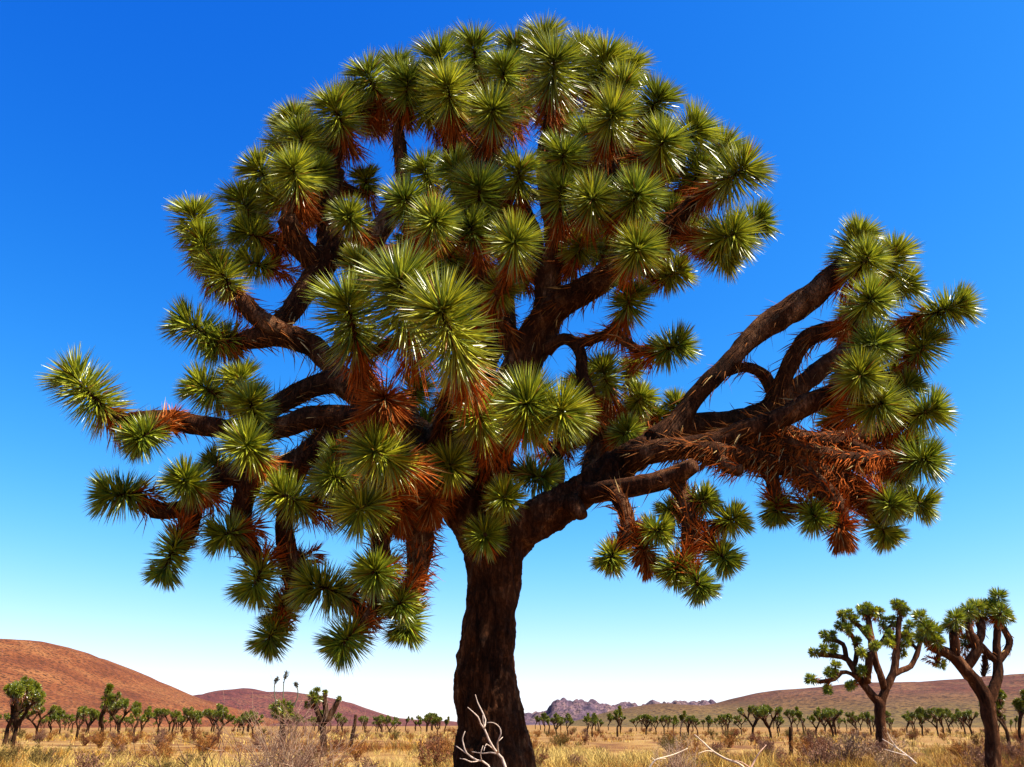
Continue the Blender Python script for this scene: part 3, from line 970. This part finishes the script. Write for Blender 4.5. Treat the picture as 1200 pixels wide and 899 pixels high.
build_tree(t2, YT, L2, R2, leaf=.30, twig_r=.055, dens=.9, simple=True, sdens=120, step=.12, wid=.026, shag_l=.2, RS=1.12)

YT = 45.0
b3 = at(1031, 870, YT)
t3 = empty('joshua_tree', (b3[0], YT, 0), 'dark many-armed Joshua tree with wide low left arms, standing against the brown ridge', 'tree')
L3 = [
    ([(1034, 895, 0, 7.5), (1033, 862, 0, 6.5), (1031, 840, 0, 6), (1031, 824, 0, 6.5), (1024, 817, 0, 5), (1013, 803, 0, 4.5), (1002, 786, 0, 4), (993, 773, 0, 3.5), (980, 769, 0, 3), (960, 767, 0, 2.8)], 0),
    ([(1031, 828, 0, 6), (1036, 812, 0, 5), (1041, 801, 0, 5), (1047, 789, 0, 4.5), (1050, 768, 0, 4.5), (1052, 748, 0, 3.5), (1054, 724, 0, 3)], 0),
    ([(1047, 790, 0, 4), (1058, 785, .2, 3.5), (1067, 781, .3, 3.2), (1074, 768, .3, 3), (1079, 750, .3, 2.5)], 0),
    ([(1037, 808, 0, 4.5), (1033, 795, -.2, 4), (1027, 778, -.3, 4), (1022, 758, -.3, 4), (1020, 740, -.2, 3.5), (1017, 724, -.2, 3)], 0),
    ([(1010, 800, 0, 3.2), (998, 790, -.3, 2.5), (986, 788, -.4, 2.5), (978, 796, -.4, 2.5), (960, 799, -.4, 2.3)], 0),
    ([(1000, 784, 0, 3), (1004, 765, .2, 3), (1000, 748, .3, 2.8), (990, 735, .3, 2.5)], 0),
    ([(1020, 750, -.3, 3), (1008, 735, -.2, 2.8), (998, 726, -.2, 2.5)], 0),
    ([(1025, 762, 0, 3), (1035, 750, .3, 2.8), (1042, 735, .4, 2.5)], 0),
    ([(992, 772, 0, 3), (988, 755, .2, 2.8), (975, 750, .2, 2.5)], 0),
    ([(1016, 800, -.2, 4), (1018, 780, -.6, 4.5), (1020, 765, -.7, 4)], .4),
]
R3 = [(x, y, 6.5, a, f, .9, d) for x, y, a, f, d in [
    (987, 722, 110, .1, .2), (996, 720, 120, .1, -.2), (1001, 727, 90, .3, -.2), (985, 734, 150, .2, .2), (967, 746, 120, .2, .1), (975, 746, 90, .2, .2), (955, 765, 170, .1, 0), (966, 761, 110, .3, -.2), (977, 761, 90, .2, 0), (1010, 716, 110, .1, -.2),
    (1017, 713, 95, .2, -.2), (1023, 717, 90, .2, -.3), (1030, 718, 70, .2, 0), (994, 737, 120, .3, -.2), (1046, 728, 110, .2, .4), (1050, 709, 110, .1, 0), (1056, 711, 90, .2, 0), (1060, 716, 60, .2, 0), (1065, 734, 60, .2, .2),
    (1061, 745, 40, .3, 0), (1042, 754, 150, .3, -.2), (1043, 744, 130, .2, 0), (1025, 757, 60, .6, -.7), (1010, 765, 120, .5, -.7), (1011, 786, 130, .5, -.5), (951, 796, 170, .1, -.4), (979, 782, 80, .1, -.4),
    (973, 789, 140, .1, -.4), (970, 807, -90, .1, -.4), (997, 803, 200, .2, -.2), (1035, 729, 80, .1, .4), (1055, 766, 20, .2, .2), (1004, 752, 100, .3, .2), (1080, 738, 90, .1, .3), (1016, 740, 120, .3, -.5), (1060, 755, 30, .2, 0), (1068, 748, 60, .2, .4)]]
build_tree(t3, YT, L3, R3, leaf=.30, twig_r=.07, dens=.7, simple=True, sdens=45, step=.2, wid=.045, shag_l=.2, RS=1.05)

# ------------------------------------------------------------------ far Joshua trees: several grown kinds, then copies
def far_tree(seed, h, spread, forks, leafn, name):
    r = random.Random(seed)
    gt, gc = Geo(), Geo()
    ends = []

    def grow(p, d, ln, rad, level):
        q = p + d * ln * .5 + np.array([r.uniform(-.06, .06), r.uniform(-.06, .06), .02]) * ln
        e = p + d * ln + np.array([r.uniform(-.1, .1), r.uniform(-.1, .1), .05]) * ln
        S = catmull(np.array([[*p, rad], [*q, rad * .92], [*e, rad * .85]]), ln / 5)
        tube(gt, S[:, :3], S[:, 3], 6, .15, 3., seed=level)
        if level == 0 or (level < forks - 1 and r.random() < .12):
            ends.append((e, norm(e - q), rad))
            return
        for k in range(r.choice((2, 2, 3))):
            a = r.uniform(0, 2 * math.pi)
            nd = norm(d * .75 + np.array([math.cos(a), math.sin(a), 0]) * spread * r.uniform(.7, 1.2) + np.array([0, 0, .32]))
            grow(e, nd, ln * r.uniform(.58, .85), rad * .78, level - 1)
    grow(np.array([0, 0, -.3]), norm([r.uniform(-.1, .1), r.uniform(-.1, .1), 1]), h * .36, h * .045, forks)
    for e, d, rad in ends:
        rosette(gc, e - d * .2, d, .42, .34, leafn, .042, True)
        shag(gc, np.array([e - d * .7, e - d * .4, e]), np.full(3, rad), 40, .25, .5, .05, True)
    return gt.mesh(name + '_trunk', M_BARKF), gc.mesh(name + '_crown', M_LEAF)


LEAF_TONE = .62        # darker, duller foliage of the small trees on the plain
PROTO = [far_tree(100 + i, 4.2, sp, fk, .6, 'far_tree') for i, (sp, fk) in enumerate(((.8, 4), (1.0, 4), (.7, 4), (.9, 3), (1.0, 5), (.7, 3), (1.1, 4), (.9, 4)))]
PH_ = []
for t, c in PROTO:
    zz = np.empty(len(c.vertices) * 3, np.float32)
    c.vertices.foreach_get('co', zz)
    PH_.append(float(zz.reshape(-1, 3)[:, 2].max()))


def place(px, Y, top, k, label, group=None, rot=None, lean=0.):
    p = at(px, 850, Y)
    h = at(px, top, Y)[2]
    s = h / PH_[k]
    z = float(ground_z(np.array([p[0]]), np.array([Y]))[0])
    o = empty('joshua_tree', (p[0], Y, z), label, 'tree', group)
    o.scale = (s * .85, s * .85, s)
    o.rotation_euler = (0, R(lean), rot if rot is not None else rf.uniform(0, 6.28))
    link('trunk', PROTO[k][0], o)
    link('crown', PROTO[k][1], o)
    return o


KIND = ['broad many-headed crown', 'wide flat-spread crown', 'dense upright crown', 'few thick arms and sparse heads', 'heavy round crown on thick arms', 'narrow upright sparse crown', 'low wide crown of drooping arms', 'uneven two-sided crown']
G1 = 'small Joshua trees scattered over the plain'
G2 = 'tiny Joshua trees in the far belt below the hills'
place(8, 66, 792, 4, 'bushy Joshua tree below the red hill, its trunk forking wide', rot=.4)
place(20, 60, 796, 2, 'thin-trunked Joshua tree leaning sideways, close beside a bushy one below the red hill', rot=2.2, lean=9)
place(121, 68, 800, 0, 'upright dark Joshua tree standing alone against the foot of the red hill', rot=1.0)
place(44, 95, 818, 1, 'small round-crowned Joshua tree at the foot of the red hill behind the leaning one')
place(258, 82, 823, 1, 'flat-topped small Joshua tree on the plain below the mauve hill')
place(723, 120, 826, 0, 'small forked Joshua tree before the dark rock ridge, taller than its neighbours')
place(901, 95, 824, 3, 'slim small Joshua tree on the plain below the brown ridge, with a single narrow head')
place(1180, 62, 801, 4, 'bushy Joshua tree standing behind the leaning orange-lit one')
place(1193, 70, 808, 0, 'forked Joshua tree at the side of the bushy one behind the leaning tree')
for x, Y, top in [(60, 120, 829), (72, 130, 829), (92, 100, 825), (103, 140, 828), (140, 110, 816), (158, 105, 822), (167, 110, 826), (186, 140, 829), (203, 140, 831), (214, 150, 833), (228, 110, 828), (285, 130, 833), (297, 120, 834),
                  (402, 120, 838), (428, 140, 838), (447, 150, 838), (457, 130, 837), (463, 160, 839), (513, 125, 839), (521, 140, 839), (643, 120, 839), (652, 130, 834), (665, 140, 835), (688, 130, 834), (694, 120, 835), (701, 150, 837),
                  (757, 140, 836), (768, 150, 838), (778, 150, 837), (789, 140, 837), (797, 125, 832), (806, 140, 836), (817, 130, 837), (829, 150, 837), (853, 130, 835), (868, 140, 837), (882, 105, 826), (911, 120, 834), (941, 120, 828),
                  (956, 115, 828), (974, 110, 828), (979, 120, 829), (1003, 140, 833), (1020, 140, 833), (1062, 150, 832), (1079, 130, 827), (1097, 130, 828), (1105, 140, 828), (1129, 140, 829), (1137, 130, 830), (1112, 150, 829)]:
    k = rf.randrange(8)
    place(x, Y, top, k, 'small Joshua tree on the plain with a ' + KIND[k], G1 + ', ' + KIND[k]) if k != 3 else place(x, Y, top, k, 'small Joshua tree on the plain with ' + KIND[k], G1 + ', ' + KIND[k])
for i in range(190):
    x = rf.uniform(-60, 1270)
    if 520 < x < 625:
        continue
    Y = rf.uniform(160, 330)
    hh = rf.uniform(2.6, 4.6)
    p = at(x, 850, Y)
    k = rf.randrange(8)
    o = empty('joshua_tree', (p[0], Y, 0), 'tiny far-off Joshua tree in the belt below the hills', 'tree', G2)
    s = hh / PH_[k]
    o.scale = (s * .85, s * .85, s)
    o.rotation_euler = (0, 0, rf.uniform(0, 6.28))
    link('trunk', PROTO[k][0], o)
    link('crown', PROTO[k][1], o)

# stubby tree with fat arms
YS = 48
bs = at(378, 880, YS)
ts = empty('joshua_tree', (bs[0], YS, 0), 'stubby Joshua tree with three fat bare arms behind the big twiggy shrub', 'tree')
build_tree(ts, YS, [([(380, 895, 0, 4.5), (379, 865, 0, 4), (377, 846, 0, 4), (372, 834, 0, 3.5), (369, 826, 0, 3)], 0), ([(378, 849, 0, 4), (382, 835, 0, 3.6), (380, 818, 0, 3), (382, 814, 0, 2.5)], 0), ([(380, 846, 0, 4), (388, 836, .2, 3.5), (396, 822, .2, 3)], 0)],
           [(367, 817, 7, 110, .3, .8, -.2), (371, 811, 6, 90, .2, .8, 0), (362, 826, 6, 170, .2, .8, 0), (372, 820, 6, 60, .5, .7, -.3), (381, 812, 3, 90, .1, .5, 0), (397, 819, 3, 60, .1, .5, .2)],
           leaf=.27, twig_r=.09, dens=.4, simple=True, sdens=45, step=.2, wid=.05, shag_l=.2, bark=M_BARKF)

# yucca with three flower stalks
YY = 60
by = at(330, 870, YY)
yt = empty('flowering_yucca', (by[0], YY, 0), 'bushy yucca with three thin tall flower stalks above the big twiggy shrub', 'yucca')
build_tree(yt, YY, [([(331, 885, 0, 4), (331, 860, 0, 3.5), (331, 845, 0, 3)], 0)],
           [(322, 830, 7, 120, .2, .8, 0), (330, 827, 7, 90, .3, .8, -.3), (338, 829, 7, 60, .2, .8, 0), (325, 836, 7, 170, .3, .8, -.3), (337, 836, 7, 10, .3, .8, -.2), (331, 834, 7, 90, .7, .6, -.6)],
           leaf=.36, twig_r=.07, dens=.4, simple=True, sdens=45, step=.2, wid=.06, shag_l=.2, bark=M_BARKF)
for pts, hd in (([(325, 834), (321.5, 812), (322, 801), (325, 795)], 1.6), ([(332, 834), (332, 810), (333, 798), (336, 788)], 1.7), ([(340, 836), (349, 816), (348, 805), (346.5, 801)], 1.4)):
    g = Geo()
    W = np.array([at(x, y, YY) for x, y in pts])
    S = catmull(np.hstack([W, np.full((len(W), 1), .035)]), .2)
    tube(g, S[:, :3], S[:, 3], 6, 0, col=(.10, .10, .06))
    st = link('flower_stalk', g.mesh('flower_stalk', M_TWIG, np.array(yt.location)), yt)
    g = Geo()
    n = 160
    tt = rng.random(n)
    P = W[-2] + (W[-1] - W[-2]) * (.2 + .9 * tt)[:, None] + rng.normal(size=(n, 3)) * .03 * hd
    blades2(g, P, rng.normal(size=(n, 3)), .10, .07, np.tile([.10, .09, .06], (n, 1)))
    link('seed_head', g.mesh('seed_head', M_TWIG, np.array(yt.location)), st)

# dead leaning stump
YD = 55
g = Geo()
W = np.array([[*at(x, y, YD), r * px_m(x, y, YD)] for x, y, r in ((410, 890, 3), (412, 868, 2.6), (415, 852, 2.3), (417, 838, 1.8))])
S = catmull(W, .15)
o0 = np.array([W[0, 0], YD, 0])
tube(g, S[:, :3], S[:, 3], 8, .2, 4.)
so = link('dead_stump', g.mesh('dead_stump', M_BARKF, o0, True), None, 'bare leaning dead trunk standing on the plain by the end of the mauve hill', 'stump')
so.location = o0
g = Geo()
W = np.array([[*at(x, y, 50), r * px_m(x, y, 50)] for x, y, r in ((927, 890, 2.6), (927, 870, 2.4), (926.5, 858, 2.2), (926, 852, 1.6))])
S = catmull(W, .15)
o0 = np.array([W[0, 0], 50, 0])
tube(g, S[:, :3], S[:, 3], 8, .2, 4.)
so = link('dead_stump', g.mesh('dead_stump', M_BARKF, o0, True), None, 'short dark upright stump standing alone in the grass below the brown ridge', 'stump')
so.location = o0

# ------------------------------------------------------------------ shrubs, dead wood
def shrub_mesh(seed, h, w, stems, col, col2, levels=3, r0=.014, name='shrub', leafy=0, up=1.0):
    r = random.Random(seed)
    g = Geo()

    def twig(p, d, ln, rad, lv):
        n = 4
        pts = [p]
        dd = d
        for k in range(n):
            dd = norm(dd + np.array([r.gauss(0, .16), r.gauss(0, .16), r.gauss(.03, .10)]))
            pts.append(pts[-1] + dd * ln / n)
        pts = np.array(pts)
        u = r.random()
        tube(g, pts, np.linspace(rad, rad * .55, n + 1), 3 if lv < levels else 4, 0, col=np.array(col) * (1 - u) + np.array(col2) * u, cap=False)
        if lv > 0:
            for k in range(r.choice((2, 3, 3))):
                i = r.randrange(1, n + 1)
                twig(pts[i], norm(dd + np.array([r.gauss(0, .5), r.gauss(0, .5), r.gauss(.1, .35)])), ln * r.uniform(.5, .8), rad * .6, lv - 1)
        elif leafy:
            m = leafy
            t = rng.random(m)[:, None]
            P = pts[0] + (pts[-1] - pts[0]) * t
            c = np.array(col) * (1 - u) + np.array(col2) * u
            blades2(g, P, rng.normal(size=(m, 3)) + np.array([0, 0, .6]), .07, .022, np.tile(c, (m, 1)) * (1 + .3 * rng.normal(size=(m, 1))).clip(.4, 1.7))
    for k in range(stems):
        a = r.uniform(0, 6.28)
        q = r.uniform(.1, 1)
        d = norm(np.array([math.cos(a) * w * q, math.sin(a) * w * q, h * up]))
        twig(np.array([math.cos(a) * w * .12 * q, math.sin(a) * w * .12 * q, -.05]), d, h * r.uniform(.45, .62), r0, levels)
    return g.mesh(name, M_TWIG)


def put(name, me, px, Y, label, cat, group=None, s=1., rot=None):
    p = at(px, 850, Y)
    o = link(name, me, None, label, cat, group)
    o.location = (p[0], Y, float(ground_z(np.array([p[0]]), np.array([Y]))[0]))
    o.scale = (s, s, s)
    o.rotation_euler = (0, 0, rf.uniform(0, 6.28) if rot is None else rot)
    return o


MAUVE, PALE, DRK = (.18, .085, .055), (.42, .28, .18), (.06, .032, .022)
put('twiggy_shrub', shrub_mesh(1, 1.62, .8, 60, (.20, .09, .058), PALE, 3, .011), 346, 13, 'big pale mauve twiggy bare shrub left of the great trunk, before the yucca', 'shrub')
put('twiggy_shrub', shrub_mesh(2, 1.65, .45, 5, DRK, MAUVE, 2, .016), 268, 13, 'sparse dark bare-stemmed shrub next to the big mauve twiggy one', 'shrub')
put('twiggy_shrub', shrub_mesh(3, 1.5, .7, 4, DRK, MAUVE, 2, .014), 208, 14.5, 'thin spreading bare shrub with long arching dark stems left of the sparse one', 'shrub')
put('twiggy_shrub', shrub_mesh(4, 1.25, .8, 30, (.24, .13, .085), PALE, 3, .012), 790, 24, 'low rounded pale brown twiggy shrub standing in golden grass right of the great trunk', 'shrub')
put('twiggy_shrub', shrub_mesh(5, 1.35, 1.0, 26, (.13, .075, .05), (.22, .13, .08), 3, .016, leafy=5), 992, 32, 'wide dark brown shrub at the foot of the many-armed tree', 'shrub')
put('twiggy_shrub', shrub_mesh(6, 1.2, .9, 22, (.2, .12, .07), (.36, .22, .12), 3, .014, leafy=3), 1040, 28, 'loose tan shrub between the wide dark shrub and the leaning tree', 'shrub')
SHR = [shrub_mesh(20 + k, 1.0, .75, 16, c1, c2, 3, .018, leafy=5) for k, (c1, c2) in enumerate((((.11, .036, .016), (.19, .070, .03)), ((.12, .055, .034), (.20, .10, .06)), ((.085, .055, .018), (.16, .11, .028)), ((.20, .068, .016), (.28, .12, .03))))]
LB = ['low rust-brown desert bush in the dry grass', 'low mauve-brown desert bush in the dry grass', 'low olive desert bush in the dry grass', 'low orange-brown desert bush in the dry grass']
for i in range(290):
    Y = 24 + 170 * rf.random() ** 1.3
    px = rf.uniform(-40, 1240)
    k = rf.choice((0, 0, 1, 1, 2, 3, 3))
    put('desert_bush', SHR[k], px, Y, LB[k], 'bush', LB[k].replace('bush in', 'bushes in'), rf.uniform(.55, 1.05))


def dead_branch(name, paths, Y, label, mat, col):
    """paths: polylines (x, y, depth offset, radius px) that start at the butt end."""
    W0 = at(paths[0][0][0], paths[0][0][1], Y)
    o0 = np.array([W0[0], Y, 0])
    root = empty(name, tuple(o0), label, 'dead branch')
    for i, pts in enumerate(paths):
        W = np.array([[*at(x, y, Y + d), r * .62 * px_m(x, y, Y + d)] for x, y, d, r in pts])
        S = catmull(W, .05)
        g = Geo()
        tube(g, S[:, :3], np.maximum(S[:, 3], .003), 7, .25, 25., col=col)
        link('stem' if i == 0 else 'twig', g.mesh('stem', mat, o0, True), root)


dead_branch('dead_branch', [
    [(596, 960, 0, 3.2), (592, 899, 0, 2.6), (585, 885, 0, 2.3), (580, 879, -.02, 2.2), (573, 867, -.05, 2), (568, 855, -.05, 1.7), (563, 848, -.06, 1.5), (560, 840, -.08, 1.2), (548, 829, -.1, .7)],
    [(567, 854, -.05, 1.5), (569, 844, 0, 1.4), (564, 832, .05, 1.2), (560, 824, .05, 1), (557, 814, .05, .6)],
    [(584, 883, 0, 1.6), (583, 871, -.1, 1.4), (587, 860, -.15, 1.3), (585, 852, -.15, 1.1), (578, 847, -.2, .9), (571, 847, -.2, .6)],
    [(584, 884, 0, 1.4), (575, 882, .05, 1.2), (566, 883, .1, 1.), (553, 881, .1, .7)],
    [(578, 878, -.02, 1), (570, 872, -.1, .9), (567, 880, -.15, .7)],
    [(568, 855, -.05, 1.1), (566, 845, -.1, .9), (566, 838, -.1, .5)],
    [(583, 870, -.1, .9), (589, 864, -.05, .6)],
    [(590, 940, 0, 2.2), (572, 897, .1, 1.9), (559, 891, .1, 1.7), (547, 883, .1, 1.5), (543, 872, .1, 1.3), (542, 865, .1, 1.1), (545, 857, .1, .6)],
    [(548, 884, .1, 1.2), (541, 879, .1, 1), (534, 874, .1, .6)],
    [(560, 892, .1, 1.1), (552, 893, 0, 1.), (545, 890, 0, .9), (539, 889, 0, .6)],
    [(565, 893, .1, 1.1), (563, 884, 0, 1.), (566, 874, 0, .6)],
], 7.6, 'pale bleached dead branch leaning against the foot of the great trunk', M_TWIG, (.40, .30, .24))
dead_branch('dead_branch', [
    [(874, 902, 0, 2.4), (866, 895, 0, 2.2), (850, 889, .2, 2), (835, 880, .4, 1.7), (822, 868, .6, 1.3), (814, 861, .8, .8)],
    [(836, 881, .4, 1.2), (828, 880, .3, .9), (818, 883, .2, .5)]], 17, 'long pale fallen branch slanting out of the golden grass by the twiggy shrub', M_TWIG, (.50, .36, .24))
dead_branch('dead_branch', [
    [(759, 903, 0, 1.8), (766, 893, 0, 1.6), (772, 889, 0, 1.4), (780, 889, .1, .8)],
    [(768, 892, 0, 1.1), (764, 888, 0, .7)],
    [(772, 889, 0, 1.2), (790, 884, .2, 1), (806, 877, .3, .6)]], 19, 'short crooked pale dead branch lying before the rounded twiggy shrub', M_TWIG, (.52, .40, .28))
dead_branch('dead_branch', [
    [(878, 905, 0, 2), (884, 892, .1, 1.7), (890, 882, .1, 1.3), (898, 873, .2, .7)],
    [(879, 900, 0, 1.5), (868, 893, -.1, 1.2), (858, 891, -.1, .7)]], 16, 'forked bare dead branch rising from the grass below the slim small tree', M_TWIG, (.34, .2, .14))
dead_branch('dead_branch', [
    [(1074, 895, 0, 1.6), (1064, 886, .1, 1.3), (1050, 876, .2, 1.1), (1034, 866, .3, .6)],
    [(1052, 877, .2, .9), (1044, 867, .2, .7), (1040, 858, .2, .4)],
    [(1064, 886, .1, .9), (1050, 882, .1, .7), (1036, 878, .1, .4)]], 22, 'thin pale fallen twigs lying by the foot of the many-armed tree', M_TWIG, (.56, .44, .34))

# ------------------------------------------------------------------ dry grass
def grass(n, y0, y1, blades, h0, h1, w, seed, half=.72, power=1.0, shift=0.):
    r = np.random.default_rng(seed)
    g = Geo()
    Y = np.sqrt(y0 ** 2 + (y1 ** 2 - y0 ** 2) * r.random(n) ** power)
    X = (r.random(n) * 2 - 1) * half * (Y + 3)
    p = np.stack([X, Y, np.zeros(n)], -1)
    patch = fbm(p * .13, 3, 77)
    keep = r.random(n) < np.clip(.62 + patch * 1.9, .04, 1)
    keep &= np.hypot(X - TO[0], Y - TO[1]) > .75
    X, Y, patch = X[keep], Y[keep], patch[keep]
    p = p[keep]
    n = len(X)
    Z = ground_z(X, Y)
    tone = np.clip(.5 + fbm(p * .09 + 9, 3, 50) * 1.9 + r.normal(size=n) * .25 + shift, 0, 1)
    straw, gold, rust, olive = np.array([.47, .32, .085]), np.array([.34, .17, .018]), np.array([.18, .05, .008]), np.array([.12, .10, .018])
    T = tone[:, None]
    c = np.where(T < .5, straw * (1 - T * 2) + gold * T * 2, gold * (2 - T * 2) + rust * (T * 2 - 1))
    c = np.where((r.random(n) < .07)[:, None], olive, c)
    h = (h0 + (h1 - h0) * r.random(n)) * (.8 + .5 * np.clip(patch, -.5, 1))
    B = blades
    P = np.repeat(np.stack([X, Y, Z - .02], -1), B, 0) + r.normal(size=(n * B, 3)) * np.array([.16, .16, 0])
    D = norm(r.normal(size=(n * B, 3)) * np.array([.34, .34, .05]) + np.array([.05, 0, 1]))
    Ln = np.repeat(h, B) * (.5 + .65 * r.random(n * B))
    cc = np.repeat(c, B, 0) * (1 + .36 * r.normal(size=(n * B, 1))).clip(.3, 1.8)
    U = norm(np.cross(D, r.normal(size=(n * B, 3))))
    Wd = (w * (.7 + .6 * r.random(n * B)))[:, None]
    L_ = Ln[:, None]
    bend = r.normal(size=(n * B, 3)) * np.array([.22, .22, 0]) * L_ + np.array([0, 0, -.10]) * L_
    m = P + D * L_ * .55
    v = np.stack([P - U * Wd * .5, P + U * Wd * .5, m - U * Wd * .4, m + U * Wd * .4, P + D * L_ + bend], 1).reshape(-1, 3)
    b0 = (np.arange(n * B) * 5)[:, None]
    g.add(v, b0 + np.array([2, 3, 4]), b0 + np.array([0, 1, 3, 2]), np.repeat(cc, 5, 0))
    return g.mesh('dry_grass', M_GRASS)


link('dry_grass', grass(900, 3.5, 24, 26, .25, .5, .007, 1), None, 'dry golden grass around the great trunk and foreground', 'grass', kind='stuff')
link('dry_grass', grass(5200, 22, 62, 26, .35, .75, .013, 2), None, 'dry golden and rust grass tussocks covering the plain', 'grass', kind='stuff')
link('dry_grass', grass(1100, 19, 36, 55, .6, 1.05, .010, 8, .70, 1.0, .25), None, 'tall orange and rust bunch grass standing nearer than the shrubs', 'grass', kind='stuff')
link('dry_grass', grass(7000, 60, 170, 10, .35, .7, .035, 3), None, 'pale dry grass covering the far plain below the trees', 'grass', kind='stuff')
